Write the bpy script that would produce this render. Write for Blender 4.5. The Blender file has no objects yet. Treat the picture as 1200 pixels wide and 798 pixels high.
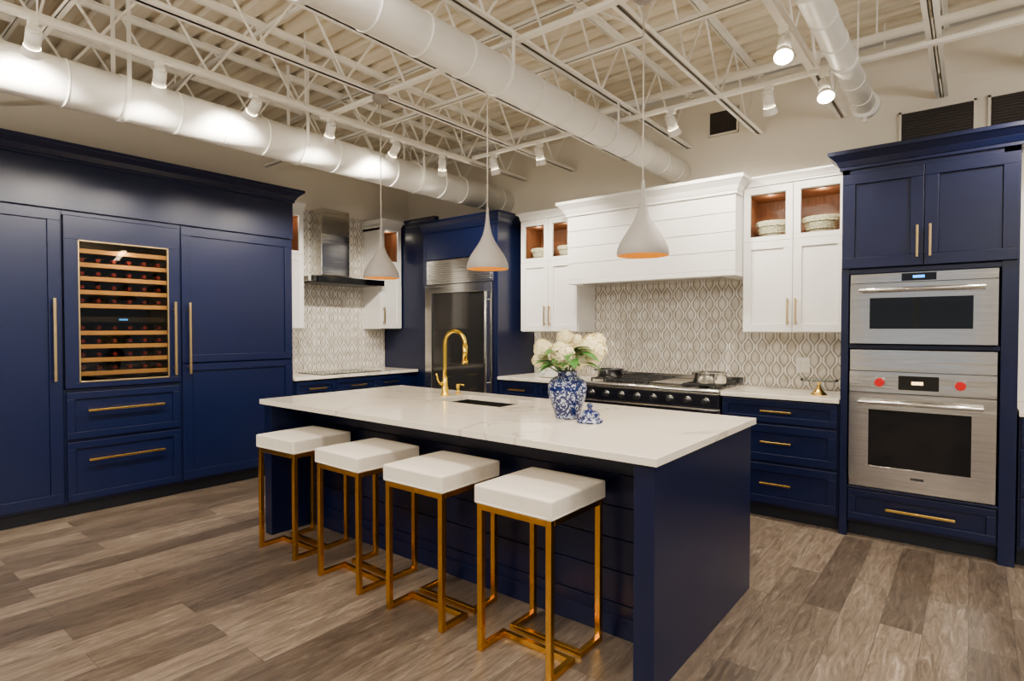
import bpy, bmesh, math, random
from mathutils import Vector, Matrix
random.seed(7)
S=bpy.context.scene
COL=S.collection

# ------------------------------------------------------------------ materials
def nodes(name):
    m=bpy.data.materials.new(name); m.use_nodes=True
    nt=m.node_tree; b=nt.nodes['Principled BSDF']
    return m,nt,b
def N(nt,t,**k):
    n=nt.nodes.new(t)
    for a,v in k.items():
        if a.startswith('i_'):
            key=a[2:]
            key=int(key) if key.isdigit() else key
            n.inputs[key].default_value=v
        else: setattr(n,a,v)
    return n
def L(nt,a,b): nt.links.new(a,b)
def srgb(r,g,b):
    f=lambda c:(c/255/12.92 if c/255<=.04045 else ((c/255+.055)/1.055)**2.4)
    return (f(r),f(g),f(b),1)
def ramp(nt,stops):
    r=nt.nodes.new('ShaderNodeValToRGB'); e=r.color_ramp.elements
    while len(e)<len(stops): e.new(.5)
    for i,(p,c) in enumerate(stops): e[i].position=p; e[i].color=c
    return r
def pm(name,col,rough=.5,metal=0,var=.06,scale=6,bump=0,bscale=60,coat=0,stretch=(1,1,1),emis=None,spec=.5):
    m,nt,b=nodes(name)
    tc=N(nt,'ShaderNodeTexCoord'); mp=N(nt,'ShaderNodeMapping'); mp.inputs['Scale'].default_value=stretch
    L(nt,tc.outputs['Object'],mp.inputs['Vector'])
    nz=N(nt,'ShaderNodeTexNoise',i_Scale=scale,i_Detail=3.0); L(nt,mp.outputs[0],nz.inputs['Vector'])
    lo=tuple(c*(1-var) for c in col[:3])+(1,); hi=tuple(min(1,c*(1+var)) for c in col[:3])+(1,)
    r=ramp(nt,[(.3,lo),(.7,hi)]); L(nt,nz.outputs['Fac'],r.inputs[0]); L(nt,r.outputs[0],b.inputs['Base Color'])
    b.inputs['Roughness'].default_value=rough; b.inputs['Metallic'].default_value=metal
    b.inputs['Specular IOR Level'].default_value=spec
    if coat: b.inputs['Coat Weight'].default_value=coat; b.inputs['Coat Roughness'].default_value=.15
    if bump:
        n2=N(nt,'ShaderNodeTexNoise',i_Scale=bscale,i_Detail=2.0); L(nt,mp.outputs[0],n2.inputs['Vector'])
        bp=N(nt,'ShaderNodeBump',i_Strength=bump,i_Distance=.01); L(nt,n2.outputs['Fac'],bp.inputs['Height']); L(nt,bp.outputs[0],b.inputs['Normal'])
    if emis:
        b.inputs['Emission Color'].default_value=emis[0]; b.inputs['Emission Strength'].default_value=emis[1]
    return m

navy=pm('navy_lacquer',srgb(4,14,48),.33,var=.04,scale=3,spec=.42)
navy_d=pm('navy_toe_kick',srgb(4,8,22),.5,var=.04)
white=pm('white_lacquer',srgb(236,233,227),.35,var=.015)
gold=pm('brushed_gold',srgb(232,190,96),.26,metal=1,var=.05,scale=20)
goldstool=pm('polished_brass_frame',srgb(224,166,66),.27,metal=1,var=.05,scale=15)
brass=pm('antique_brass',srgb(192,166,118),.33,metal=1,var=.06,scale=20)
faucetgold=pm('polished_gold',srgb(252,210,58),.18,metal=1,var=.03)
steel=pm('stainless_steel',srgb(210,208,203),.15,metal=1,var=.06,scale=5,stretch=(1,1,14),bump=.14,bscale=1.6)
steeld=pm('dark_steel',srgb(95,95,98),.3,metal=1,var=.05)
mirrorg=pm('reflective_smoked_glass',srgb(74,72,70),.08,metal=.75,var=.05)
sinkm=pm('dark_granite_sink',srgb(24,22,20),.4,var=.15,scale=60)
blackg=pm('black_glass',srgb(6,6,7),.04,var=.02,spec=.45)
blackm=pm('cast_iron',srgb(22,22,22),.55,var=.1,scale=40)
cush=pm('cream_upholstery',srgb(232,222,205),.9,var=.03,scale=30,bump=.25,bscale=350)
wallm=pm('beige_wall_paint',srgb(230,222,206),.8,var=.015,scale=2)
deckm=pm('ceiling_deck_paint',srgb(226,215,192),.7,var=.03,scale=2)
joistm=pm('joist_paint',srgb(248,244,233),.55,var=.02,scale=5)
ductm=pm('duct_paint',srgb(247,244,236),.42,var=.02,scale=6)
pend=pm('pendant_matte_grey',srgb(150,143,136),.6,var=.02)
pendin=pm('pendant_gold_leaf_glow',srgb(225,160,20),.45,metal=0,var=.2,scale=60,emis=(srgb(255,158,0),.42))  # emission stands in for bulb light on the gold lining
cord=pm('cord_fabric',srgb(205,195,178),.7)
leaf=pm('leaf_green',srgb(58,112,40),.5,var=.3,scale=25)
petal=pm('petal_cream',srgb(250,238,190),.7,var=.05,scale=40)
red=pm('red_knob',srgb(190,0,8),.25,var=.02)
woodin=pm('walnut_interior',srgb(146,92,58),.5,var=.3,scale=7,stretch=(6,6,1))
shelfw=pm('beech_shelf_front_glow',srgb(232,188,118),.5,var=.12,scale=12,stretch=(1,1,8),emis=(srgb(232,180,100),.3))  # emission adds the fridge's interior light to the wood colour
wbot=pm('wine_bottle_glass',srgb(28,44,26),.12,var=.1)
wcap=pm('wine_capsule_foil',srgb(120,34,34),.35,var=.5,scale=4)
basket=pm('woven_wicker',srgb(222,204,170),.8,var=.45,scale=70,bump=.6,bscale=90)
ceramic=pm('white_ceramic',srgb(240,238,232),.2,var=.01)
ventm=pm('vent_dark',srgb(52,45,42),.7)
led=pm('lamp_lens',srgb(255,246,228),.4,emis=(srgb(255,240,212),60))
bulbm=pm('warm_bulb',srgb(255,210,120),.4,emis=(srgb(255,180,50),1.6))
blue_led=pm('blue_display',srgb(60,160,255),.4,emis=(srgb(50,150,255),3))
ledstrip=pm('led_strip',srgb(255,220,160),.4,emis=(srgb(255,205,140),4))

def glassmat(name,tint=(.9,.93,.93,1),refl=.12):
    m,nt,b=nodes(name); out=nt.nodes['Material Output']
    tr=N(nt,'ShaderNodeBsdfTransparent'); tr.inputs[0].default_value=tint
    gl=N(nt,'ShaderNodeBsdfGlossy'); gl.inputs['Roughness'].default_value=.03
    lw=N(nt,'ShaderNodeLayerWeight'); lw.inputs[0].default_value=refl
    mx=N(nt,'ShaderNodeMixShader'); L(nt,lw.outputs['Fresnel'],mx.inputs[0]); L(nt,tr.outputs[0],mx.inputs[1]); L(nt,gl.outputs[0],mx.inputs[2]); L(nt,mx.outputs[0],out.inputs[0])
    return m
glass=glassmat('clear_glass')
wineglass=glassmat('uv_tinted_glass',(.72,.66,.58,1),.22)

def marble():
    m,nt,b=nodes('quartz_marble')
    tc=N(nt,'ShaderNodeTexCoord')
    n1=N(nt,'ShaderNodeTexNoise',i_Scale=.8,i_Detail=5.0,i_Distortion=1.0); L(nt,tc.outputs['Object'],n1.inputs['Vector'])
    r=ramp(nt,[(.480,srgb(234,225,207)),(.495,srgb(156,143,122)),(.506,srgb(234,225,207))]); 
    L(nt,n1.outputs['Fac'],r.inputs[0])
    n2=N(nt,'ShaderNodeTexNoise',i_Scale=2.0,i_Detail=4.0); L(nt,tc.outputs['Object'],n2.inputs['Vector'])
    r2=ramp(nt,[(.3,srgb(236,227,210)),(.75,srgb(220,209,189))]); L(nt,n2.outputs['Fac'],r2.inputs[0])
    mx=N(nt,'ShaderNodeMix',data_type='RGBA'); mx.inputs[0].default_value=.5
    L(nt,r2.outputs[0],mx.inputs[6]); L(nt,r.outputs[0],mx.inputs[7]); L(nt,mx.outputs[2],b.inputs['Base Color'])
    b.inputs['Roughness'].default_value=.10
    return m
marb=marble()

def floormat():
    m,nt,b=nodes('vinyl_oak_planks')
    tc=N(nt,'ShaderNodeTexCoord'); sp=N(nt,'ShaderNodeSeparateXYZ'); L(nt,tc.outputs['Object'],sp.inputs[0])
    cb=N(nt,'ShaderNodeCombineXYZ'); L(nt,sp.outputs['Y'],cb.inputs[0]); L(nt,sp.outputs['X'],cb.inputs[1])
    br=N(nt,'ShaderNodeTexBrick',offset=.37,offset_frequency=2,squash=1.0)
    br.inputs['Color1'].default_value=(0,0,0,1); br.inputs['Color2'].default_value=(1,1,1,1); br.inputs['Mortar'].default_value=(.5,.5,.5,1)
    br.inputs['Scale'].default_value=1; br.inputs['Mortar Size'].default_value=.0012; br.inputs['Mortar Smooth'].default_value=.3
    br.inputs['Brick Width'].default_value=1.22; br.inputs['Row Height'].default_value=.165
    L(nt,cb.outputs[0],br.inputs['Vector'])
    mul=N(nt,'ShaderNodeVectorMath',operation='SCALE'); mul.inputs['Scale'].default_value=13.0; L(nt,br.outputs['Color'],mul.inputs[0])
    add=N(nt,'ShaderNodeVectorMath',operation='ADD'); L(nt,cb.outputs[0],add.inputs[0]); L(nt,mul.outputs[0],add.inputs[1])
    mp=N(nt,'ShaderNodeMapping'); mp.inputs['Scale'].default_value=(1.5,11,1); L(nt,add.outputs[0],mp.inputs[0])
    g=N(nt,'ShaderNodeTexNoise',i_Scale=2.6,i_Detail=12.0,i_Roughness=.78,i_Distortion=1.2); L(nt,mp.outputs[0],g.inputs['Vector'])
    rg=ramp(nt,[(.30,srgb(62,53,46)),(.44,srgb(104,92,81)),(.56,srgb(131,118,105)),(.70,srgb(176,164,151))]); L(nt,g.outputs['Fac'],rg.inputs[0])
    rt=ramp(nt,[(0,srgb(164,158,154)),(.5,srgb(210,205,200)),(1,srgb(250,246,240))]); L(nt,br.outputs['Color'],rt.inputs[0])
    mx=N(nt,'ShaderNodeMix',data_type='RGBA',blend_type='MULTIPLY'); mx.inputs[0].default_value=1
    L(nt,rg.outputs[0],mx.inputs[6]); L(nt,rt.outputs[0],mx.inputs[7])
    m2=N(nt,'ShaderNodeMix',data_type='RGBA'); L(nt,br.outputs['Fac'],m2.inputs[0]); L(nt,mx.outputs[2],m2.inputs[6]); m2.inputs[7].default_value=srgb(46,40,35)
    L(nt,m2.outputs[2],b.inputs['Base Color'])
    b.inputs['Roughness'].default_value=.33
    bp=N(nt,'ShaderNodeBump',i_Strength=.15,i_Distance=.004); L(nt,g.outputs['Fac'],bp.inputs['Height']); L(nt,bp.outputs[0],b.inputs['Normal'])
    return m
floorm=floormat()

def tilemat(name,axis):
    m,nt,b=nodes(name)
    tc=N(nt,'ShaderNodeTexCoord'); sp=N(nt,'ShaderNodeSeparateXYZ'); L(nt,tc.outputs['Object'],sp.inputs[0])
    def MA(op,a,bb=None,cl=False):
        n=N(nt,'ShaderNodeMath',operation=op,use_clamp=cl)
        for i,q in enumerate((a,bb)):
            if q is None: continue
            if isinstance(q,(int,float)): n.inputs[i].default_value=q
            else: L(nt,q,n.inputs[i])
        return n.outputs[0]
    W=.056; H=.185
    u=MA('DIVIDE',sp.outputs[axis],2*W)
    s=MA('MULTIPLY',MA('SINE',MA('MULTIPLY',sp.outputs['Z'],2*math.pi/H)),.195)
    s=MA('MINIMUM',MA('MAXIMUM',s,-.160),.160)
    d1=MA('PINGPONG',MA('ADD',u,MA('ADD',s,50.0)),.5)
    d2=MA('PINGPONG',MA('ADD',u,MA('SUBTRACT',50.5,s)),.5)
    d=MA('MINIMUM',d1,d2)
    r=ramp(nt,[(0,srgb(250,247,240)),(.070,srgb(248,244,236)),(.080,srgb(116,106,94)),(.104,srgb(140,130,116)),(.15,srgb(188,180,166)),(.23,srgb(228,222,210))]); L(nt,d,r.inputs[0])
    nz=N(nt,'ShaderNodeTexNoise',i_Scale=14.0,i_Detail=3.0); L(nt,tc.outputs['Object'],nz.inputs['Vector'])
    rn=ramp(nt,[(.35,srgb(222,218,210)),(.65,srgb(255,255,255))]); L(nt,nz.outputs['Fac'],rn.inputs[0])
    mx=N(nt,'ShaderNodeMix',data_type='RGBA',blend_type='MULTIPLY'); mx.inputs[0].default_value=1
    L(nt,r.outputs[0],mx.inputs[6]); L(nt,rn.outputs[0],mx.inputs[7]); L(nt,mx.outputs[2],b.inputs['Base Color'])
    b.inputs['Roughness'].default_value=.22
    bp=N(nt,'ShaderNodeBump',i_Strength=.4,i_Distance=.004,invert=True); 
    L(nt,MA('MINIMUM',d,.09),bp.inputs['Height']); L(nt,bp.outputs[0],b.inputs['Normal'])
    return m
tileX=tilemat('ogee_mosaic_tile','X'); tileY=tilemat('ogee_mosaic_tile_side','Y')

def porcelain():
    m,nt,b=nodes('blue_white_porcelain')
    tc=N(nt,'ShaderNodeTexCoord')
    v=N(nt,'ShaderNodeTexNoise',i_Scale=30.0,i_Detail=4.0,i_Distortion=2.5); L(nt,tc.outputs['Object'],v.inputs['Vector'])
    r=ramp(nt,[(.51,srgb(14,28,80)),(.55,srgb(30,50,112)),(.58,srgb(190,198,214))]); L(nt,v.outputs['Fac'],r.inputs[0])
    L(nt,r.outputs[0],b.inputs['Base Color']); b.inputs['Roughness'].default_value=.12
    return m
porc=porcelain()

# ------------------------------------------------------------------ builder
def MP(fr,u,v,w):
    k,c=fr
    return Vector((u,c-w,v)) if k=='Y' else Vector((c+w,u,v))
class B:
    def __init__(s,name): s.name=name; s.bm=bmesh.new(); s.mats=[]
    def mi(s,m):
        if m not in s.mats: s.mats.append(m)
        return s.mats.index(m)
    def hexa(s,vs,m):
        v=[s.bm.verts.new(p) for p in vs]; i=s.mi(m)
        for q in ((0,3,2,1),(4,5,6,7),(0,1,5,4),(1,2,6,5),(2,3,7,6),(3,0,4,7)):
            f=s.bm.faces.new([v[k] for k in q]); f.material_index=i
    def box(s,x0,x1,y0,y1,z0,z1,m):
        s.hexa([(x0,y0,z0),(x1,y0,z0),(x1,y1,z0),(x0,y1,z0),(x0,y0,z1),(x1,y0,z1),(x1,y1,z1),(x0,y1,z1)],m)
    def fb(s,fr,u0,u1,v0,v1,w0,w1,m):
        s.hexa([MP(fr,*p) for p in ((u0,v0,w0),(u1,v0,w0),(u1,v0,w1),(u0,v0,w1),(u0,v1,w0),(u1,v1,w0),(u1,v1,w1),(u0,v1,w1))],m)
    def crown(s,fr,u0,u1,z0,z1,wb,w0,proj,m,e0=1,e1=1,fill=None):
        h=z1-z0; a=z0+.18*h; c=z1-.22*h
        def seg(za,zb,pa,pb):
            s.hexa([MP(fr,*p) for p in ((u0-pa*e0,za,wb),(u1+pa*e1,za,wb),(u1+pa*e1,za,w0+pa),(u0-pa*e0,za,w0+pa),
                                        (u0-pb*e0,zb,wb),(u1+pb*e1,zb,wb),(u1+pb*e1,zb,w0+pb),(u0-pb*e0,zb,w0+pb))],m)
        seg(z0,a,.015,.015); 
        zm=(a+c)/2; seg(a,zm,.018,.018+.3*(proj-.018)); seg(zm,c,.018+.3*(proj-.018),proj*.93); seg(c,z1,proj,proj)
        if fill is not None: s.fb(fr,u0,u1,z0,z1,fill,wb,m)
    def cyl(s,p0,p1,r,m,n=12,r2=None,cap=True):
        p0=Vector(p0);p1=Vector(p1); r2=r if r2 is None else r2
        d=(p1-p0).normalized(); a=d.orthogonal().normalized(); b=d.cross(a); i=s.mi(m)
        A=[];C=[]
        for k in range(n):
            t=2*math.pi*k/n; o=a*math.cos(t)+b*math.sin(t)
            A.append(s.bm.verts.new(p0+o*r)); C.append(s.bm.verts.new(p1+o*r2))
        for k in range(n):
            f=s.bm.faces.new((A[k],A[(k+1)%n],C[(k+1)%n],C[k])); f.material_index=i; f.smooth=n>6
        if cap:
            for q in (A[::-1],C): f=s.bm.faces.new(q); f.material_index=i
    def tube(s,pts,r,m,n=12):
        pts=[Vector(p) for p in pts]; rings=[]; i=s.mi(m)
        ref=None
        for k,p in enumerate(pts):
            d=(pts[min(k+1,len(pts)-1)]-pts[max(k-1,0)]).normalized()
            if ref is None: ref=d.orthogonal().normalized()
            a=(ref-d*ref.dot(d)).normalized(); ref=a; b=d.cross(a)
            rings.append([s.bm.verts.new(p+(a*math.cos(2*math.pi*q/n)+b*math.sin(2*math.pi*q/n))*r) for q in range(n)])
        for k in range(len(rings)-1):
            for q in range(n):
                f=s.bm.faces.new((rings[k][q],rings[k][(q+1)%n],rings[k+1][(q+1)%n],rings[k+1][q])); f.material_index=i; f.smooth=True
        for q in (rings[0][::-1],rings[-1]): f=s.bm.faces.new(q); f.material_index=i
    def lathe(s,prof,c,m,n=32,closed=False):
        c=Vector(c); rings=[]; i=s.mi(m)
        for r,z in prof:
            if r<1e-5: rings.append([s.bm.verts.new(c+Vector((0,0,z)))])
            else: rings.append([s.bm.verts.new(c+Vector((r*math.cos(2*math.pi*k/n),r*math.sin(2*math.pi*k/n),z))) for k in range(n)])
        for a,b in zip(rings,rings[1:]):
            for k in range(n):
                if len(a)==1 and len(b)==1: continue
                if len(a)==1: vs=(a[0],b[(k+1)%n],b[k])
                elif len(b)==1: vs=(a[k],a[(k+1)%n],b[0])
                else: vs=(a[k],a[(k+1)%n],b[(k+1)%n],b[k])
                f=s.bm.faces.new(vs); f.material_index=i; f.smooth=True
    def shaker(s,fr,u0,u1,v0,v1,m,rail=.065,th=.022,rec=.013,w=0.0):
        g=.002; u0+=g;u1-=g;v0+=g;v1-=g
        s.fb(fr,u0,u1,v1-rail,v1,w,w+th,m); s.fb(fr,u0,u1,v0,v0+rail,w,w+th,m)
        s.fb(fr,u0,u0+rail,v0+rail,v1-rail,w,w+th,m); s.fb(fr,u1-rail,u1,v0+rail,v1-rail,w,w+th,m)
        s.fb(fr,u0+rail,u1-rail,v0+rail,v1-rail,w,w+th-rec,m)
    def pull(s,fr,u,v,ln,vert,m,w=.022,t=.0065,so=.032):
        h=ln/2
        if vert:
            s.fb(fr,u-t,u+t,v-h,v+h,w+so-t,w+so+t,m)
            for q in (-h*.8,h*.8): s.fb(fr,u-t*.8,u+t*.8,v+q-t,v+q+t,w,w+so-t,m)
        else:
            s.fb(fr,u-h,u+h,v-t,v+t,w+so-t,w+so+t,m)
            for q in (-h*.8,h*.8): s.fb(fr,u+q-t,u+q+t,v-t*.8,v+t*.8,w,w+so-t,m)
    def done(s,bevel=0,loc=(0,0,0),parent=None,recalc=True):
        if recalc: bmesh.ops.recalc_face_normals(s.bm,faces=s.bm.faces)
        me=bpy.data.meshes.new(s.name); s.bm.to_mesh(me); s.bm.free()
        for m in s.mats: me.materials.append(m)
        o=bpy.data.objects.new(s.name,me); COL.objects.link(o); o.location=loc
        if bevel:
            md=o.modifiers.new('bevel','BEVEL'); md.width=bevel; md.segments=2; md.limit_method='ANGLE'; md.angle_limit=math.radians(50)
        if parent: o.parent=parent
        return o
def empty(name,loc=(0,0,0)):
    o=bpy.data.objects.new(name,None); COL.objects.link(o); o.location=loc; return o
def light(name,typ,loc,power,color=(1,.86,.68),parent=None,rot=None,aim=None,**k):
    d=bpy.data.lights.new(name,typ); d.energy=power; d.color=color
    for a,v in k.items(): setattr(d,a,v)
    o=bpy.data.objects.new(name,d); COL.objects.link(o); o.location=loc
    if aim is not None: o.rotation_euler=Vector(aim).to_track_quat('-Z','Y').to_euler()
    elif rot: o.rotation_euler=rot
    if parent: o.parent=parent
    return o

XW=-5.80; YW=5.07; ZC=3.50
# ------------------------------------------------------------------ room shell
b=B('floor'); b.box(XW,4.5,-5.5,YW,-.1,0,floorm); b.done()
b=B('wall_left'); b.box(XW-.12,XW,-5.5,YW+.12,0,ZC,wallm); b.done()
b=B('wall_back'); b.box(XW,4.5,YW,YW+.12,0,ZC,wallm); b.done()
# storefront wall with window openings behind the viewer
b=B('wall_front')
b.box(XW,4.5,-5.62,-5.5,0,.45,wallm); b.box(XW,4.5,-5.62,-5.5,2.75,ZC,wallm)
for a,c in ((XW,-4.6),(-2.6,-1.9),(.1,.8),(2.8,4.5)): b.box(a,c,-5.62,-5.5,.45,2.75,wallm)
for a in (-3.6,-.9,1.8): b.box(a-.03,a+.03,-5.6,-5.53,.45,2.75,joistm)
b.done()
b=B('ceiling'); b.box(XW-.12,4.5,-5.5,YW+.12,ZC+.04,ZC+.1,deckm)
y=-5.4
while y<YW-.05:
    b.hexa([(XW,y+.012,ZC),(4.5,y+.012,ZC),(4.5,y+.088,ZC),(XW,y+.088,ZC),(XW,y-.012,ZC+.04),(4.5,y-.012,ZC+.04),(4.5,y+.112,ZC+.04),(XW,y+.112,ZC+.04)],deckm)
    y+=.152
b.done()

# joists
for k in range(-6,9):
    x=-.19-.61*k
    if x>3.6: continue
    b=B('steel_joist')
    zb=3.02
    for s in (-1,1):
        b.box(x+s*.006-(.03 if s<0 else 0),x+s*.006+(.03 if s>0 else 0),-5.3,YW-.01,zb,zb+.006,joistm)
        b.box(x+s*.006-(.005 if s<0 else 0),x+s*.006+(.005 if s>0 else 0),-5.3,YW-.01,zb,zb+.035,joistm)
    b.box(x-.036,x+.036,-5.3,YW-.01,ZC-.008,ZC,joistm)
    b.box(x-.011,x-.006,-5.3,YW-.01,ZC-.04,ZC,joistm); b.box(x+.006,x+.011,-5.3,YW-.01,ZC-.04,ZC,joistm)
    y=-4.9; up=True
    while y<YW-.35:
        z0,z1=(zb+.015,ZC-.02) if up else (ZC-.02,zb+.015)
        b.cyl((x,y,z0),(x,y+.30,z1),.0085,joistm,n=6,cap=False); y+=.30; up=not up
    b.done()
b=B('ceiling_bridging')
for yy,z in ((.9,3.06),(3.05,3.06),(.95,3.44),(3.1,3.44),(-1.5,3.06)):
    b.box(-5.7,3.6,yy,yy+.028,z,z+.004,joistm); b.box(-5.7,3.6,yy,yy+.004,z,z+.028,joistm)
for k in range(0,8,2):
    x=-.19-.61*k
    b.cyl((x,3.05,3.06),(x-.61,3.05,3.46),.007,joistm,n=6); b.cyl((x,.92,3.46),(x-.61,.92,3.06),.007,joistm,n=6)
b.done()
b=B('ceiling_conduit')
for yy,z,r in ((4.32,3.24,.03),(4.72,3.30,.02),(1.9,3.3,.015)):
    b.cyl((-5.7,yy,z),(4.3,yy,z),r,joistm,n=12)
    for xx in (-4.9,-2.75,-.5,1.7): b.cyl((xx,yy,z),(xx,yy,ZC),.006,joistm,n=6)
b.cyl((.25,-3,3.15),(.25,5.05,3.15),.025,joistm); b.cyl((.25,2,3.15),(.25,2,ZC),.006,joistm,n=6)
b.done()

def duct(name,x,z,r,y0,y1,cap=False,top=ZC):
    b=B(name)
    n=40; step=.30
    y=y0
    b.cyl((x,y0,z),(x,y1,z),r,ductm,n=n)
    while y<y1-.05:
        b.cyl((x,y,z),(x,y+.012,z),r+.004,ductm,n=n); 
        y+=step
    for yy in [y0+1.2*i+.6 for i in range(int((y1-y0)/1.2))]:
        b.cyl((x,yy-.02,z),(x,yy+.02,z),r+.007,ductm,n=n)
        for s in (-1,1): b.box(x+s*(r+.004)-.002,x+s*(r+.004)+.002,yy-.012,yy+.012,z,top,ductm)
    if cap:
        b.cyl((x,y1-.06,z),(x,y1,z),r+.02,ductm,n=n); b.cyl((x,y1,z),(x,y1+.04,z),r*.8,ductm,n=n); b.cyl((x,y1-.03,z),(x,y1-.03,z-r-.05),.012,ductm)
    return b.done()
duct('air_duct',-4.15,2.83,.135,-5.3,YW-.005)
duct('air_duct',-2.10,2.82,.105,-5.3,YW-.005,top=3.018)
duct('sprinkler_main_pipe',-.585,2.90,.065,-5.3,4.55,True)

def vent(x0,x1,z0,z1):
    b=B('air_vent_grille'); fr=('Y',YW)
    b.fb(fr,x0,x1,z0,z1,0,.008,ventm)
    for q in ((x0,x1,z0,z0+.015),(x0,x1,z1-.015,z1),(x0,x0+.015,z0,z1),(x1-.015,x1,z0,z1)): b.fb(fr,q[0],q[1],q[2],q[3],0,.02,wallm)
    n=int((z1-z0)/.02)
    for i in range(1,n): b.fb(fr,x0+.015,x1-.015,z0+i*.02-.003,z0+i*.02+.003,.008,.016,ventm)
    n=int((x1-x0)/.03)
    for i in range(1,n): b.fb(fr,x0+i*.03-.002,x0+i*.03+.002,z0,z1,.008,.015,ventm)
    b.done()
vent(-.44,0,2.70,2.97); vent(.06,.50,2.70,2.97); vent(-1.84,-1.58,3.08,3.30)

# ------------------------------------------------------------------ tall cabinets (left)
FX=('X',-5.197)
D=-.60
b=B('tall_pantry_cabinet')
TL=-1.5; TR=3.055; W0,W1=1.235,2.03
b.fb(FX,TL,W0,.1,2.62,D,0,navy); b.fb(FX,W1,TR,.1,2.62,D,0,navy)
b.fb(FX,W0,W1,.1,.955,D,0,navy); b.fb(FX,W0,W1,2.235,2.62,D,0,navy); b.fb(FX,W0,W1,.955,2.235,D,D+.02,navy)
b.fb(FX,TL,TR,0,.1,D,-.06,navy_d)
b.fb(FX,TL,TR,2.27,2.62,0,.022,navy)
b.crown(FX,TL,TR,2.62,2.742,-.17,.022,.085,navy,e0=0,fill=D)
b.shaker(FX,-.6,.31,.12,2.262,navy,rail=.075); b.shaker(FX,.31,1.225,.12,2.262,navy,rail=.075); b.shaker(FX,-1.5,-.6,.12,2.262,navy,rail=.075)
b.shaker(FX,2.04,3.045,.12,1.12,navy,rail=.075); b.shaker(FX,2.04,3.045,1.10,2.262,navy,rail=.075)
b.pull(FX,1.175,1.32,.60,True,brass,t=.009,so=.04); b.pull(FX,2.09,1.32,.60,True,brass,t=.009,so=.04); b.pull(FX,.26,1.32,.60,True,brass,t=.009,so=.04)
b.shaker(FX,1.245,2.02,.58,.93,navy,rail=.05); b.shaker(FX,1.245,2.02,.12,.56,navy,rail=.05)
b.pull(FX,1.63,.79,.52,False,gold,t=.008); b.pull(FX,1.63,.42,.52,False,gold,t=.008)
b.done(.0025)

b=B('wine_refrigerator')
y0,y1,z0,z1=1.24,2.025,.96,2.23
b.fb(FX,y0,y0+.02,z0,z1,D+.03,0,blackm); b.fb(FX,y1-.02,y1,z0,z1,D+.03,0,blackm)
b.fb(FX,y0,y1,z0,z0+.02,D+.03,0,blackm); b.fb(FX,y0,y1,z1-.02,z1,D+.03,0,blackm); b.fb(FX,y0,y1,z0,z1,D+.025,D+.05,blackm)
r=.085
for q in ((y0,y1,z1-.17,z1),(y0,y1,z0,z0+.04),(y0,y0+r,z0+.04,z1-.17),(y1-r,y1,z0+.04,z1-.17)): b.fb(FX,q[0],q[1],q[2],q[3],.003,.026,navy)
gy0,gy1,gz0,gz1=y0+r,y1-r,z0+.04,z1-.17
for q in ((gy0,gy1,gz1-.01,gz1),(gy0,gy1,gz0,gz0+.01),(gy0,gy0+.01,gz0,gz1),(gy1-.01,gy1,gz0,gz1)): b.fb(FX,q[0],q[1],q[2],q[3],.006,.029,brass)
b.fb(FX,gy0,gy1,gz0,gz1,.010,.014,wineglass)
for i in range(10):
    z=gz0+.06+i*.103
    if i==4: 
        b.fb(FX,gy0-.05,gy1+.05,z-.02,z+.02,-.3,-.03,blackm); b.fb(FX,1.60,1.66,z-.006,z+.006,-.03,-.026,blue_led); continue
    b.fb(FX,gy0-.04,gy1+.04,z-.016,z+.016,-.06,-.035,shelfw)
    b.fb(FX,gy0-.04,gy1+.04,z-.004,z+.002,-.5,-.06,steeld)
    for j in range(6):
        yy=gy0+.05+j*.105
        if z<gz1-.12:
            b.cyl(MP(FX,yy,z+.040,-.48),MP(FX,yy,z+.040,-.20),.036,wbot,n=12); b.cyl(MP(FX,yy,z+.040,-.20),MP(FX,yy,z+.040,-.15),.036,wbot,n=12,r2=.015)
            b.cyl(MP(FX,yy,z+.040,-.15),MP(FX,yy,z+.040,-.07),.015,wcap,n=10)
b.fb(FX,gy0,gy1,gz1+.02,gz1+.03,-.15,-.12,ledstrip)
b.pull(FX,1.975,1.32,.60,True,brass,w=.026,t=.009,so=.04)
wf=b.done(.0015)
light('wine_fridge_lamp','AREA',MP(FX,1.63,2.03,-.04),5,(1,.76,.46),parent=wf,aim=(-.35,0,-1),shape='RECTANGLE',size=.04,size_y=.5)

# ------------------------------------------------------------------ left counter run
b=B('base_cabinet')
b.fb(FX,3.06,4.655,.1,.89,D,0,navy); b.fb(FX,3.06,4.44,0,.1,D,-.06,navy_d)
for u0,u1 in ((3.08,3.53),(3.53,4.06),(4.06,4.43)):
    b.shaker(FX,u0,u1,.73,.875,navy,rail=.04); b.shaker(FX,u0,u1,.42,.72,navy,rail=.05); b.shaker(FX,u0,u1,.12,.41,navy,rail=.05)
    for v in (.80,.60,.30): b.pull(FX,(u0+u1)/2,v,.2,False,gold)
b.done(.002)
b=B('countertop'); b.fb(FX,3.06,4.655,.89,.92,D,.04,marb); b.done(.003)
b=B('induction_cooktop'); b.fb(FX,3.42,4.18,.92,.928,-.52,-.05,blackg)
for (u,w,r) in ((3.6,-.16,.09),(3.6,-.40,.07),(4.0,-.16,.07),(4.0,-.40,.09)):
    b.lathe([(r,0),(r,.0012),(r-.003,.0012),(r-.003,0)],MP(FX,u,.928,w),steeld)
b.done()
b=B('tile_backsplash'); b.box(XW+.0005,XW+.012,3.06,4.655,.921,2.72,tileY); b.done()
b=B('tile_backsplash'); b.box(-3.735,-.705,YW-.012,YW-.0005,.921,1.95,tileX); b.done()

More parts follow.
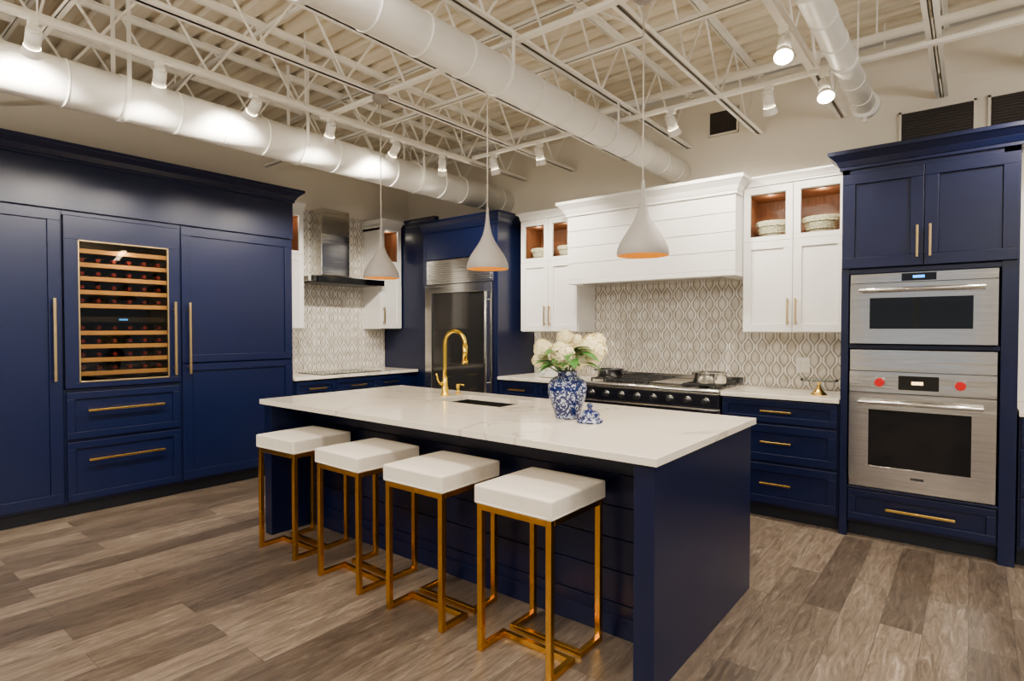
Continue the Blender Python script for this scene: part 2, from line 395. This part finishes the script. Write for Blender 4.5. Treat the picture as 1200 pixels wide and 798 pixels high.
# uppers
def upper(name,fr,u0,u1,z0,z1,ndoor,zs,hand=None,depth=.35,e0=0,e1=0,crown=True):
    b=B(name); t=.018; dw=-depth
    b.fb(fr,u0,u1,z0,zs,dw,0,white)
    b.fb(fr,u0,u0+t,zs,z1-.1,dw,0,white); b.fb(fr,u1-t,u1,zs,z1-.1,dw,0,white); b.fb(fr,u0,u1,z1-.13,z1-.08,dw,0,white)
    b.fb(fr,u0+t,u1-t,zs,z1-.13,dw,dw+.012,woodin); b.fb(fr,u0+t,u0+t+.004,zs,z1-.13,dw,-.01,woodin); b.fb(fr,u1-t-.004,u1-t,zs,z1-.13,dw,-.01,woodin)
    b.fb(fr,u0+t,u1-t,zs,zs+.006,dw,-.01,woodin); b.fb(fr,u0+t,u1-t,z1-.136,z1-.13,dw,-.01,woodin)
    wd=(u1-u0)/ndoor
    for i in range(ndoor):
        a,c=u0+i*wd,u0+(i+1)*wd
        b.shaker(fr,a,c,z0+.005,zs+.02,white,rail=.06)
        va,vb=zs+.02,z1-.075; g=.002; rl=.052
        b.fb(fr,a+g,c-g,va,va+rl*.7,0,.022,white); b.fb(fr,a+g,c-g,vb-rl,vb,0,.022,white)
        b.fb(fr,a+g,a+rl,va+rl*.7,vb-rl,0,.022,white); b.fb(fr,c-rl,c-g,va+rl*.7,vb-rl,0,.022,white)
        b.fb(fr,a+rl,c-rl,va+rl*.7,vb-rl,.008,.011,glass)
        if ndoor==2: hu=c-.028 if i==0 else a+.028
        else: hu=a+.028 if hand=='l' else c-.028
        b.pull(fr,hu,z0+.16,.2,True,brass)
    b.fb(fr,u0,u1,z1-.078,z1-.06,dw,.022,white)
    b.crown(fr,u0,u1,z1-.07,z1,dw,.022,.05,white,e0=e0,e1=e1)
    o=b.done(.002)
    for i in range(ndoor):
        light('cabinet_puck_lamp','POINT',MP(fr,u0+(i+.5)*wd,z1-.165,-.06),.75,(1,.84,.64),parent=o,shadow_soft_size=.02)
    return o
def bowl(x,y,z,r):
    b=B('woven_bowl')
    p=[]
    for i in range(9):
        t=i/8; p.append((.05+(r-.05)*t,r*1.15*t**1.5))
    q=[(max(rr-.008,0),zz+.008) for rr,zz in p][::-1]
    b.lathe([(0,0)]+p+q+[(0,.008)],(0,0,0),basket,n=28)
    for i in range(1,9,2): 
        b.lathe([(p[i][0]+.005*math.cos(a),p[i][1]+.005*math.sin(a)) for a in [k*math.pi/3 for k in range(7)]],(0,0,0),basket,n=28)
    b.done(loc=(x,y,z))
FU=('Y',4.739)
upper('glass_front_upper_cabinet',FU,-1.43,-.705,1.37,2.576,2,2.06,depth=.318)
bowl(-1.24,4.88,2.067,.145); bowl(-.90,4.88,2.067,.145)
upper('glass_front_upper_cabinet',FU,-3.66,-2.975,1.37,2.576,2,2.06,depth=.318)
bowl(-3.49,4.88,2.067,.13); bowl(-3.16,4.88,2.067,.13)
FUX=('X',-5.472)
upper('glass_front_upper_cabinet',FUX,3.06,3.34,1.40,2.70,1,2.15,'l',depth=.315)
upper('glass_front_upper_cabinet',FUX,4.34,4.65,1.40,2.70,1,2.15,'l',depth=.315)

b=B('chimney_range_hood'); 
b.box(XW+.013,-5.56,3.62,3.98,1.99,2.72,steel)
b.hexa([(XW+.013,3.56,1.955),(-5.50,3.56,1.955),(-5.50,4.04,1.955),(XW+.013,4.04,1.955),(XW+.013,3.62,2.0),(-5.56,3.62,2.0),(-5.56,3.98,2.0),(XW+.013,3.98,2.0)],steel)
b.box(XW+.013,-5.36,3.365,4.315,1.90,1.955,steel)
b.box(-5.36,-5.352,3.365,4.315,1.895,1.96,blackg)
b.box(XW+.05,-5.40,3.42,4.26,1.893,1.90,steeld)
b.done(.003)

# ------------------------------------------------------------------ fridge enclosure
FY=('Y',4.467); DB=-.60
b=B('refrigerator_enclosure_cabinet')
b.fb(FY,-4.84,-4.79,0,2.48,DB,.02,navy); b.fb(FY,-3.80,-3.742,0,2.48,DB,.02,navy)
b.fb(FY,-4.79,-3.80,2.16,2.48,DB,.02,navy); b.fb(FY,-4.79,-3.80,0,2.16,DB,DB+.02,navy)
b.crown(FY,-4.84,-3.742,2.46,2.58,-.18,.02,.07,navy,e0=0,fill=DB)
b.done(.0025)
b=B('cabinet_filler_panel')
b.box(-5.79,-4.842,4.665,4.70,.0,2.66,navy)
b.crown(('Y',4.665),-5.38,-4.842,2.62,2.70,-.03,0,.04,navy,e0=0,e1=0)
b.done(.0025)
b=B('refrigerator')
x0,x1=-4.785,-3.805
b.fb(FY,x0,x1,.02,2.15,-.55,-.01,steeld)
b.fb(FY,x0,x1,1.89,2.15,-.01,.02,steel)
for i in range(9): b.fb(FY,x0+.03,x1-.03,1.915+i*.024,1.927+i*.024,.02,.034,steel)
b.fb(FY,x0,x1,.10,1.88,-.01,.02,steel)
for q in ((x0,x1,1.79,1.88),(x0,x1,.62,.70),(x0,x0+.10,.70,1.79),(x1-.10,x1,.70,1.79)): b.fb(FY,q[0],q[1],q[2],q[3],.02,.045,steel)
b.fb(FY,x0+.10,x1-.10,.70,1.79,.02,.03,mirrorg)
b.fb(FY,x0,x1,.11,.60,.02,.045,steel)
b.cyl(MP(FY,x1-.045,.75,.09),MP(FY,x1-.045,1.78,.09),.014,steel)
for v in (.85,1.7): b.cyl(MP(FY,x1-.045,v,.04),MP(FY,x1-.045,v,.09),.009,steel)
b.cyl(MP(FY,x0+.1,.55,.09),MP(FY,x1-.1,.55,.09),.014,steel)
for v in (x0+.2,x1-.2): b.cyl(MP(FY,v,.55,.04),MP(FY,v,.55,.09),.009,steel)
b.done(.002)

def base(u0,u1,cols,name='base_cabinet',ext=True):
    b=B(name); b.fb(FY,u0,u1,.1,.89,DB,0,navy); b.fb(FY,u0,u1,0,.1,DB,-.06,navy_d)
    w=(u1-u0-.02)/cols
    for i in range(cols):
        a=u0+.01+i*w; c=a+w
        b.shaker(FY,a,c,.715,.88,navy,rail=.045); b.shaker(FY,a,c,.43,.70,navy,rail=.055); b.shaker(FY,a,c,.12,.415,navy,rail=.055)
        for v in (.80,.575,.275): b.pull(FY,(a+c)/2,v,.21,False,gold)
    b.done(.002)
    b=B('countertop'); b.fb(FY,u0,u1,.89,.92,DB,.035,marb); b.done(.003)
base(-1.505,-.705,1); base(-3.738,-2.735,2); base(.215,1.6,2)
b=B('plaster_backsplash_panel'); b.box(.215,1.6,YW-.012,YW-.0005,.921,2.3,white); b.done()

b=B('wood_range_hood')
hx0,hx1,hy=-2.97,-1.435,4.56; hb=YW-.013
b.box(hx0,hx1,hy-.002,hb,1.855,2.45,white)
nb=4; hh=(2.45-1.855)/nb
for i in range(nb):
    b.box(hx0,hx1,hy-.02,hy-.001,1.855+i*hh+.002,1.855+(i+1)*hh-.002,white)
b.box(hx0,hx1,hy-.024,hb,1.815,1.855,white)
b.crown(('Y',hy),hx0,hx1,2.44,2.572,-.09,.02,.08,white,fill=hy-hb)
b.box(hx0+.12,hx1-.12,hy+.06,hb-.05,1.805,1.816,steel)
b.done(.0025)

b=B('gas_range')
x0,x1=-2.728,-1.51; FR=('Y',4.44)
b.fb(FR,x0,x1,.12,.90,-.61,0,steel)
b.fb(FR,x0,x1,.90,.93,-.61,.02,steel)
b.fb(FR,x0,x1,.93,.99,-.615,-.58,steel)
b.fb(FR,x0,x1,.79,.895,0,.035,steel)
b.cyl(MP(FR,x0,.915,.02),MP(FR,x1,.915,.02),.017,steel,n=20)
for i in range(8):
    u=x0+.10+i*(x1-x0-.20)/7
    b.cyl(MP(FR,u,.838,.035),MP(FR,u,.838,.042),.029,steel,n=20); b.cyl(MP(FR,u,.838,.042),MP(FR,u,.838,.07),.017,steeld,n=20)
for a,c in ((x0+.01,x0+.74),(x0+.75,x1-.01)):
    b.fb(FR,a,c,.20,.77,0,.035,steel); b.fb(FR,a+.09,c-.09,.32,.62,.035,.038,blackg)
    b.cyl(MP(FR,a+.04,.71,.075),MP(FR,c-.04,.71,.075),.014,steel)
    for u in (a+.08,c-.08): b.cyl(MP(FR,u,.71,.03),MP(FR,u,.71,.075),.009,steel)
for u in (x0+.05,x1-.05):
    for w in (-.05,-.55): b.cyl(MP(FR,u,0,w),MP(FR,u,.12,w),.022,steeld)
b.fb(FR,x0+.03,x1-.03,.93,.932,-.56,-.03,steel)
for i in range(4):
    a=x0+.04+i*.285; c=a+.275
    if i==2:
        b.fb(FR,a,c,.934,.955,-.54,-.05,steel); continue
    for w in (-.54,-.29,-.06): b.fb(FR,a,c,.95,.962,w-.005,w+.005,blackm)
    for u in (a,a+.09,a+.18,c-.010): b.fb(FR,u,u+.010,.95,.962,-.54,-.06,blackm)
    for u in (a,c-.012):
        for w in (-.54,-.29,-.07): b.fb(FR,u,u+.012,.932,.95,w,w+.012,blackm)
    for w in (-.165,-.415): b.cyl(MP(FR,a+.137,.932,w),MP(FR,a+.137,.946,w),.04,blackm,n=20)
b.done(.002)

def pot(x,y,z,r,h,lid=True,m=steel):
    b=B('cooking_pot'); 
    b.lathe([(0,0),(r*.95,0),(r,.01),(r,h),(r+.006,h),(r+.006,h+.004),(r-.004,h+.004),(r-.004,.01),(0,.008)],(0,0,0),m)
    for s in (-1,1):
        b.tube([(s*r,-.035,h*.8),(s*(r+.035),-.03,h*.85),(s*(r+.045),0,h*.87),(s*(r+.035),.03,h*.85),(s*r,.035,h*.8)],.006,m,n=8)
    if lid:
        b.lathe([(r+.004,h+.005),(r*.9,h+.018),(r*.4,h+.03),(0,h+.034)],(0,0,0),m)
        b.lathe([(.006,h+.03),(.006,h+.045),(.018,h+.05),(.018,h+.058),(0,h+.06)],(0,0,0),m,n=16)
    b.done(loc=(x,y,z))
pot(-1.655,4.62,.963,.13,.085,False)
pot(-2.58,4.66,.963,.12,.07,False,steeld)
b=B('dinner_plate_stack')
for i in range(5):
    r=.13-.008*i; z=.012*i
    b.lathe([(0,z),(r*.6,z),(r,z+.014),(r,z+.018),(r*.6,z+.008),(0,z+.008)],(0,0,0),ceramic)
b.lathe([(0,.062),(.03,.062),(.07,.10),(.075,.12),(.070,.12),(.03,.072),(0,.070)],(0,0,0),ceramic)
b.done(loc=(-3.28,4.72,.92))
b=B('cake_stand')
b.lathe([(0,0),(.055,0),(.055,.004),(.03,.03),(.012,.06),(.012,.09),(.03,.10),(0,.10)],(0,0,0),gold)
b.lathe([(0,.101),(.12,.101),(.125,.115),(.12,.108),(0,.107)],(0,0,0),glass)
b.done(loc=(-.87,4.66,.92))
b=B('wall_outlet'); b.box(-1.11,-1.01,YW-.022,YW-.0125,1.05,1.17,ceramic)
for x in (-1.085,-1.045): b.box(x,x+.02,YW-.024,YW-.022,1.08,1.14,wallm)
b.done(.001)

# ------------------------------------------------------------------ oven tower
b=B('oven_tower_cabinet')
tx0,tx1=-.70,.207
b.fb(FY,tx0,-.655,0,2.47,DB,.022,navy); b.fb(FY,.128,tx1,0,2.47,DB,.022,navy)
b.fb(FY,-.655,.128,.1,.345,DB,0,navy); b.fb(FY,-.655,.128,1.765,2.47,DB,0,navy); b.fb(FY,-.655,.128,.345,1.765,DB,DB+.02,navy)
b.fb(FY,-.655,.128,1.268,1.298,DB,.012,navy); b.fb(FY,-.655,.128,0,.1,DB,-.05,navy_d)
b.fb(FY,-.655,.128,1.765,1.795,0,.022,navy); b.fb(FY,-.655,.128,.33,.345,0,.022,navy)
b.fb(FY,tx0,tx1,2.43,2.47,0,.022,navy)
b.shaker(FY,-.695,-.247,1.80,2.43,navy,rail=.07,w=.022); b.shaker(FY,-.247,.20,1.80,2.43,navy,rail=.07,w=.022)
for u in (-.28,-.214): b.pull(FY,u,1.95,.2,True,brass,w=.044)
b.shaker(FY,-.65,.122,.12,.325,navy,rail=.045); b.pull(FY,-.25,.225,.36,False,gold,t=.008)
b.crown(FY,tx0,tx1,2.46,2.58,-.18,.022,.08,navy,fill=DB)
b.done(.0025)
def oven(name,z0,z1,kind):
    b=B(name); x0,x1=-.642,.115
    b.fb(FY,x0+.01,x1-.01,z0+.005,z1-.005,-.55,.022,steeld)
    if kind=='big':
        b.fb(FY,x0,x1,1.125,z1,.022,.03,steel)
        b.fb(FY,x0,x1,.985,1.12,.022,.045,steel)
        b.fb(FY,-.37,-.16,1.01,1.10,.045,.047,blackg); b.fb(FY,-.30,-.24,1.045,1.065,.047,.048,ledstrip)
        for u in (-.47,-.055):
            b.cyl(MP(FY,u,1.053,.045),MP(FY,u,1.053,.055),.036,steel,n=24); b.cyl(MP(FY,u,1.053,.055),MP(FY,u,1.053,.085),.027,red,n=24)
        b.fb(FY,x0,x1,.42,.98,.022,.055,steel); d0,d1=.505,.875
        b.fb(FY,x0,x1,z0,.415,.022,.03,steel); hz=.925
        b.fb(FY,-.30,-.23,.44,.455,.055,.056,steeld)
    else:
        b.fb(FY,x0,x1,1.70,z1,.022,.045,steel); b.fb(FY,-.36,-.18,1.705,z1-.005,.045,.047,blackg); b.fb(FY,-.30,-.24,1.722,1.738,.047,.048,blue_led)
        b.fb(FY,x0,x1,z0,1.695,.022,.055,steel); d0,d1=1.40,1.60; hz=1.65
    b.fb(FY,-.53,0.0,d0,d1,.055,.058,blackg)
    for q in ((-.545,.015,d1,d1+.012),(-.545,.015,d0-.012,d0),(-.545,-.53,d0,d1),(0,.015,d0,d1)): b.fb(FY,q[0],q[1],q[2],q[3],.055,.060,steel)
    b.cyl(MP(FY,x0+.06,hz,.105),MP(FY,x1-.06,hz,.105),.014,steel)
    for u in (x0+.09,x1-.09): b.cyl(MP(FY,u,hz,.05),MP(FY,u,hz,.105),.01,steel)
    b.done(.002)
oven('wall_oven',.355,1.262,'big'); oven('speed_oven',1.304,1.758,'s')

# ------------------------------------------------------------------ island
b=B('kitchen_island')
ix0,ix1,iy0,iy1=-3.80,-.905,1.985,3.235
sx0,sx1,sy0,sy1=-2.86,-2.26,2.70,3.06
zt0,zt1=.888,.92
b.box(ix0,sx0,iy0,iy1,zt0,zt1,marb); b.box(sx1,ix1,iy0,iy1,zt0,zt1,marb)
b.box(sx0,sx1,iy0,sy0,zt0,zt1,marb); b.box(sx0,sx1,sy1,iy1,zt0,zt1,marb)
b.box(-1.01,-.925,2.01,3.21,0,zt0,navy); b.box(-3.78,-3.695,2.01,3.21,0,zt0,navy)
b.box(-3.695,sx0-.03,2.35,3.17,.0,zt0,navy); b.box(sx1+.03,-1.01,2.35,3.17,.0,zt0,navy)
b.box(sx0-.03,sx1+.03,2.35,sy0-.03,.66,zt0,navy); b.box(sx0-.03,sx1+.03,2.35,3.17,0,.66,navy); b.box(sx0-.03,sx1+.03,sy1+.03,3.17,.66,zt0,navy)
z=.0
while z<.86:
    z1=min(z+.148,zt0-.002); b.box(-3.695,-1.01,2.332,2.352,z+.003,z1-.003,navy); z+=.148
b.box(-3.695,-1.01,2.32,2.332,.0,.09,navy)
b.box(-3.695,-1.01,2.325,2.345,.80,zt0,navy)
for i in range(5):
    a=-3.68+i*.532; c=a+.526
    for q in ((a,c,.84,.875),(a,c,.12,.18),(a,a+.06,.18,.84),(c-.06,c,.18,.84),(a+.06,c-.06,.18,.84)):
        b.box(q[0],q[1],3.17,3.19 if q[0]!=a+.06 else 3.18,q[2],q[3],navy)
isl=b.done(.0015)
b=B('undermount_sink')
t=.004; zb=.68
b.box(sx0-.01,sx1+.01,sy0-.01,sy1+.01,zb,zb+t,sinkm)
b.box(sx0-.01,sx0+.001,sy0-.01,sy1+.01,zb,zt0-.001,sinkm); b.box(sx1-.001,sx1+.01,sy0-.01,sy1+.01,zb,zt0-.001,sinkm)
b.box(sx0,sx1,sy0-.01,sy0+.001,zb,zt0-.001,sinkm); b.box(sx0,sx1,sy1-.001,sy1+.01,zb,zt0-.001,sinkm)
b.lathe([(.04,0),(.04,.003),(.02,.001),(0,.001)],((sx0+sx1)/2,(sy0+sy1)/2,zb+t),steeld)
b.done(parent=isl)
b=B('gold_faucet'); cx,cy=-2.965,2.93
b.lathe([(0,0),(.032,0),(.032,.008),(.024,.014),(.024,.06),(.02,.065),(.018,.12),(.014,.13),(0,.13)],(0,0,0),faucetgold)
R=.10
pts=[(0,0,.1),(0,0,.2),(0,0,.30),(0,0,.365)]
for i in range(1,17):
    a=math.pi*i/16*1.02; pts.append((R-R*math.cos(a),0,.365+R*math.sin(a)))
b.tube(pts,.0135,faucetgold,n=14)
e=pts[-1]; b.cyl((e[0],0,e[2]+.01),(e[0],0,e[2]-.10),.017,faucetgold,n=18); b.cyl((e[0],0,e[2]-.10),(e[0],0,e[2]-.125),.021,faucetgold,n=18,r2=.019)
b.cyl((0,0,.085),(0,-.055,.09),.010,faucetgold); b.tube([(0,-.05,.09),(-.005,-.065,.12),(-.01,-.075,.165)],.006,faucetgold,n=10)
b.done(loc=(cx,cy,.92))
b=B('soap_dispenser'); b.lathe([(0,0),(.02,0),(.02,.006),(.011,.01),(.011,.05),(.014,.055),(.014,.07),(0,.075)],(0,0,0),faucetgold,n=18); b.tube([(0,0,.065),(.03,0,.072),(.06,0,.066)],.005,faucetgold,n=8)
b.done(loc=(-2.97,3.07,.92))

# stools
def stool(x,y,rz=0):
    b=B('counter_stool'); t=.013; zs=.645
    fx,fy=.182,.190
    for sx in (-1,1):
        for sy in (-1,1): b.box(sx*fx-t,sx*fx+t,sy*fy-t,sy*fy+t,0,zs,goldstool)
    for s in (-1,1):
        b.box(-fx+t,fx-t,s*fy-t,s*fy+t,zs-.026,zs,goldstool); b.box(s*fx-t,s*fx+t,-fy+t,fy-t,zs-.026,zs,goldstool)
    g=.035
    for sy in (-1,1):
        for sx in (-1,1):
            a,c=sorted((sy*(fy-t),sy*(g-t)))
            b.box(sx*fx-t,sx*fx+t,a,c,0,.026,goldstool)
        b.box(-fx+t,fx-t,sy*g-t,sy*g+t,0,.026,goldstool)
    o=b.done(.002,loc=(x,y,0)); o.rotation_euler=(0,0,rz)
    b=B('seat_cushion'); i=b.mi(cush)
    W=.205; W2=.212; zc0=zs+.001; T=.080
    bmesh.ops.create_cube(b.bm,size=1)
    bmesh.ops.scale(b.bm,vec=(W*2,W2*2,T),verts=b.bm.verts)
    bmesh.ops.subdivide_edges(b.bm,edges=b.bm.edges,cuts=9,use_grid_fill=True)
    for v in b.bm.verts:
        if v.co.z>T/2-.001:
            k=(1-(v.co.x/W)**4)*(1-(v.co.y/W2)**4); v.co.z+=.010*k
        v.co.z+=zc0+T/2
    for f in b.bm.faces: f.smooth=True
    c=b.done(0,parent=o)
    md=c.modifiers.new('b','BEVEL'); md.width=.016; md.segments=4; md.limit_method='ANGLE'; md.angle_limit=math.radians(60)
    return o
stool(-1.475,2.045); stool(-2.085,2.04,.02); stool(-2.69,2.04,-.02); stool(-3.375,2.06,.05)

# pendants
for i,x in enumerate((-3.20,-2.225,-1.24)):
    e=B('pendant_lamp'); zb=1.75
    prof=[(.121,0),(.1235,.012),(.119,.035),(.108,.062),(.092,.09),(.073,.118),(.055,.145),(.040,.172),(.028,.2),(.019,.235),(.012,.28),(.008,.33),(.006,.36),(0,.36)]
    e.lathe(prof,(0,0,0),pend,n=48)
    inn=[(.121,0),(.1185,.012),(.114,.035),(.103,.062),(.087,.09),(.068,.118),(.050,.145),(.035,.172),(.0,.19)]
    e.lathe(inn,(0,0,0),pendin,n=48)
    e.cyl((0,0,.35),(0,0,2.98-zb),.0035,cord,n=8); e.lathe([(0,1.20),(.03,1.20),(.055,1.225),(.055,1.246),(0,1.246)],(0,0,0),pend,n=24)
    e.cyl((0,0,.19),(0,0,.15),.018,ceramic); e.lathe([(0,.09),(.015,.094),(.022,.11),(.018,.135),(.012,.15),(0,.15)],(0,0,0),bulbm,n=20)
    o=e.done(loc=(x,2.55,zb),recalc=False)
    light('pendant_bulb_lamp','SPOT',(0,0,.08),20,(1,.78,.52),parent=o,aim=(0,0,-1),spot_size=math.radians(105),spot_blend=.8,shadow_soft_size=.03)
b=B('ceiling_strut'); b.box(-3.9,-.7,2.53,2.57,2.997,3.018,joistm); b.done()

# ------------------------------------------------------------------ vase, flowers, lid
vx,vy=-1.70,2.60
b=B('ginger_jar_vase')
b.lathe([(0,0),(.062,0),(.066,.006),(.066,.014),(.074,.04),(.092,.09),(.104,.14),(.104,.175),(.092,.205),(.066,.222),(.052,.228),(.052,.25),(.056,.254),(.046,.254),(.046,.225),(0,.2)],(0,0,0),porc,n=40)
vase=b.done(loc=(vx,vy,.92))
b=B('porcelain_jar_lid')
b.lathe([(0,0),(.064,0),(.068,.006),(.066,.014),(.05,.022),(.05,.03),(.054,.036),(.046,.052),(.03,.062),(.012,.066),(.01,.074),(.017,.084),(.013,.096),(0,.1)],(0,0,0),porc,n=32)
b.done(loc=(-1.53,2.55,.92))
b=B('hydrangea_bouquet')
heads=[(-.13,-.01,.375,.052),(-.035,-.06,.345,.070),(-.01,.03,.435,.045),(.055,-.02,.31,.045),(.13,.02,.365,.082),(.05,.07,.40,.05),(-.11,.05,.315,.05),(-.155,.02,.31,.035),(.17,.09,.41,.05)]
Rv=Vector((.781,.625,0)); Fv=Vector((-.625,.781,0))
def petalq(b,p,n,s,m):
    a=n.orthogonal().normalized(); c=n.cross(a); t=random.random()*6.28; i=b.mi(m)
    for k in range(4):
        q=t+k*math.pi/2; d=a*math.cos(q)+c*math.sin(q); e=n.cross(d)
        vs=[b.bm.verts.new(p),b.bm.verts.new(p+d*s*.6+e*s*.42+n*s*.18),b.bm.verts.new(p+d*s*1.05+n*s*.1),b.bm.verts.new(p+d*s*.6-e*s*.42+n*s*.18)]
        f=b.bm.faces.new(vs); f.material_index=i; f.smooth=True
for (l,dp,z,r) in heads:
    c=Rv*l+Fv*dp+Vector((0,0,z))
    ret=bmesh.ops.create_icosphere(b.bm,subdivisions=2,radius=r*.82,matrix=Matrix.Translation(c)); i=b.mi(petal)
    for v in ret['verts']:
        for f in v.link_faces: f.material_index=i; f.smooth=True
    nn=90
    for k in range(nn):
        zz=1-2*(k+.5)/nn; ph=k*2.39996; q=math.sqrt(1-zz*zz); n=Vector((q*math.cos(ph),q*math.sin(ph),zz))
        petalq(b,c+n*r*random.uniform(.82,1.0),(n+Vector((random.uniform(-.3,.3),random.uniform(-.3,.3),random.uniform(-.3,.3)))).normalized(),r*.27,petal)
    b.tube([(0,0,.21),tuple(c*.45+Vector((0,0,.12))),tuple(c)],.004,leaf,n=6)
def leafm(b,p,d,up,Ln,W):
    d=d.normalized(); s=d.cross(up).normalized(); n=s.cross(d); i=b.mi(leaf); prev=None; K=7
    for k in range(K+1):
        t=k/K; w=W*math.sin(math.pi*min(1,t*.97+.015))**.8*(1-.25*t); c=p+d*Ln*t+Vector((0,0,-1))*Ln*.35*t*t
        row=[b.bm.verts.new(c-s*w+n*w*.25),b.bm.verts.new(c),b.bm.verts.new(c+s*w+n*w*.25)]
        if prev:
            for q in (0,1):
                f=b.bm.faces.new((prev[q],prev[q+1],row[q+1],row[q])); f.material_index=i; f.smooth=True
        prev=row
for k in range(40):
    a=k*2.4; z=random.uniform(.26,.36); rr=random.uniform(.02,.07)
    d=Vector((math.cos(a),math.sin(a),random.uniform(0,.7)))
    leafm(b,Vector((math.cos(a)*rr,math.sin(a)*rr,z)),d,Vector((0,0,1)),random.uniform(.11,.17),random.uniform(.028,.042))
b.done(recalc=False,loc=(vx,vy,.92))

# ------------------------------------------------------------------ track lights
def track(p0,p1,heads,power,hang):
    e=empty('track_light',p0); P0=Vector(p0)
    b=B('rail'); v=Vector(p1)-P0
    if abs(v.x)>abs(v.y): b.box(0,v.x,-.018,.018,0,.022,joistm)
    else: b.box(-.018,.018,0,v.y,0,.022,joistm)
    for (hx,hyy,top) in hang: b.cyl((hx-P0.x,hyy-P0.y,.02),(hx-P0.x,hyy-P0.y,top-P0.z),.005,joistm,n=6)
    b.done(parent=e)
    for i,(hp,aim) in enumerate(heads):
        h=Vector((hp[0]-P0.x,hp[1]-P0.y,0)); d=Vector(aim).normalized()
        b=B('head_%d'%(i+1))
        b.box(h.x-.025,h.x+.025,h.y-.018,h.y+.018,-.03,0,joistm)
        b.cyl((h.x,h.y,-.03),(h.x,h.y,-.08),.007,joistm)
        c=Vector((h.x,h.y,-.105)); 
        b.cyl(c-d*.06,c+d*.03,.034,joistm,n=20); b.cyl(c+d*.03,c+d*.075,.036,joistm,n=20,r2=.046,cap=False)
        b.cyl(c-d*.075,c-d*.06,.026,joistm,n=20); b.cyl(c+d*.066,c+d*.071,.042,led,n=20)
        b.done(parent=e)
        light('spot_%d'%(i+1),'SPOT',c+d*.09,power,(1,.90,.76),parent=e,aim=d,spot_size=math.radians(110),spot_blend=.7,shadow_soft_size=.04)
zt=2.955
track((-3.72,-1.0,zt),(-3.72,4.0,zt),[((-3.72,y),a) for y,a in ((-.4,(-.9,0,-.8)),(.78,(-1,.1,-.7)),(1.36,(-.8,.2,-.9)),(1.92,(-1,0,-.6)),(2.5,(-.8,.3,-.9)),(3.1,(-1,.2,-.7)),(3.65,(-.5,.5,-1)))],112,[(-3.72,y,ZC) for y in (-.7,.8,2.3,3.9)])
track((-3.6,3.93,zt),(.9,3.93,zt),[((x,3.93),a) for x,a in ((-3.35,(0,.4,-1)),(-2.85,(-.1,.5,-1)),(-1.69,(.1,.8,-1)),(-1.04,(0,.7,-1)),(-.72,(.2,-.55,-.9)),(.4,(-.3,.5,-1)))],90,[(-.19-.61*k,3.93,3.02) for k in (-1,1,3,5)])
track((-.78,.6,zt),(-.78,3.85,zt),[((-.78,y),a) for y,a in ((3.22,(.1,-.55,-.9)),(1.2,(-.4,.5,-1)))],78,[(-.78,y,3.02) for y in (.8,2.2,3.6)])

# added downward area fills without fixtures, raising the general light level
for i,(x,y,p) in enumerate(((-3.2,-1.2,125),(0.8,-1.2,125),(1.8,2.2,98),(-2.2,1.2,48))):
    light('added_area_fill','AREA',(x,y,2.93),p,(1,.92,.81),rot=(0,0,0),shape='RECTANGLE',size=1.6,size_y=.6)
# added upward area fills without fixtures, brightening the open ceiling
for i,(x,y,p) in enumerate(((-3.0,-1.8,150),(1.8,-1.0,150),(2.6,2.6,120))):
    light('added_ceiling_fill','AREA',(x,y,2.1),p,(1,.92,.82),rot=(math.pi,0,0),shape='RECTANGLE',size=1.8,size_y=.5)

w=bpy.data.worlds.new('world'); S.world=w; w.use_nodes=True
bg=w.node_tree.nodes['Background']; bg.inputs[0].default_value=(.84,.89,1,1); bg.inputs[1].default_value=.65

cam=bpy.data.cameras.new('camera'); co=bpy.data.objects.new('camera',cam); COL.objects.link(co)
cam.sensor_width=36; cam.lens=674.8/1200*36; cam.clip_start=.05
co.location=(0,0,1.40); co.rotation_euler=(math.radians(90-1.16),0,math.radians(38.68))
S.camera=co
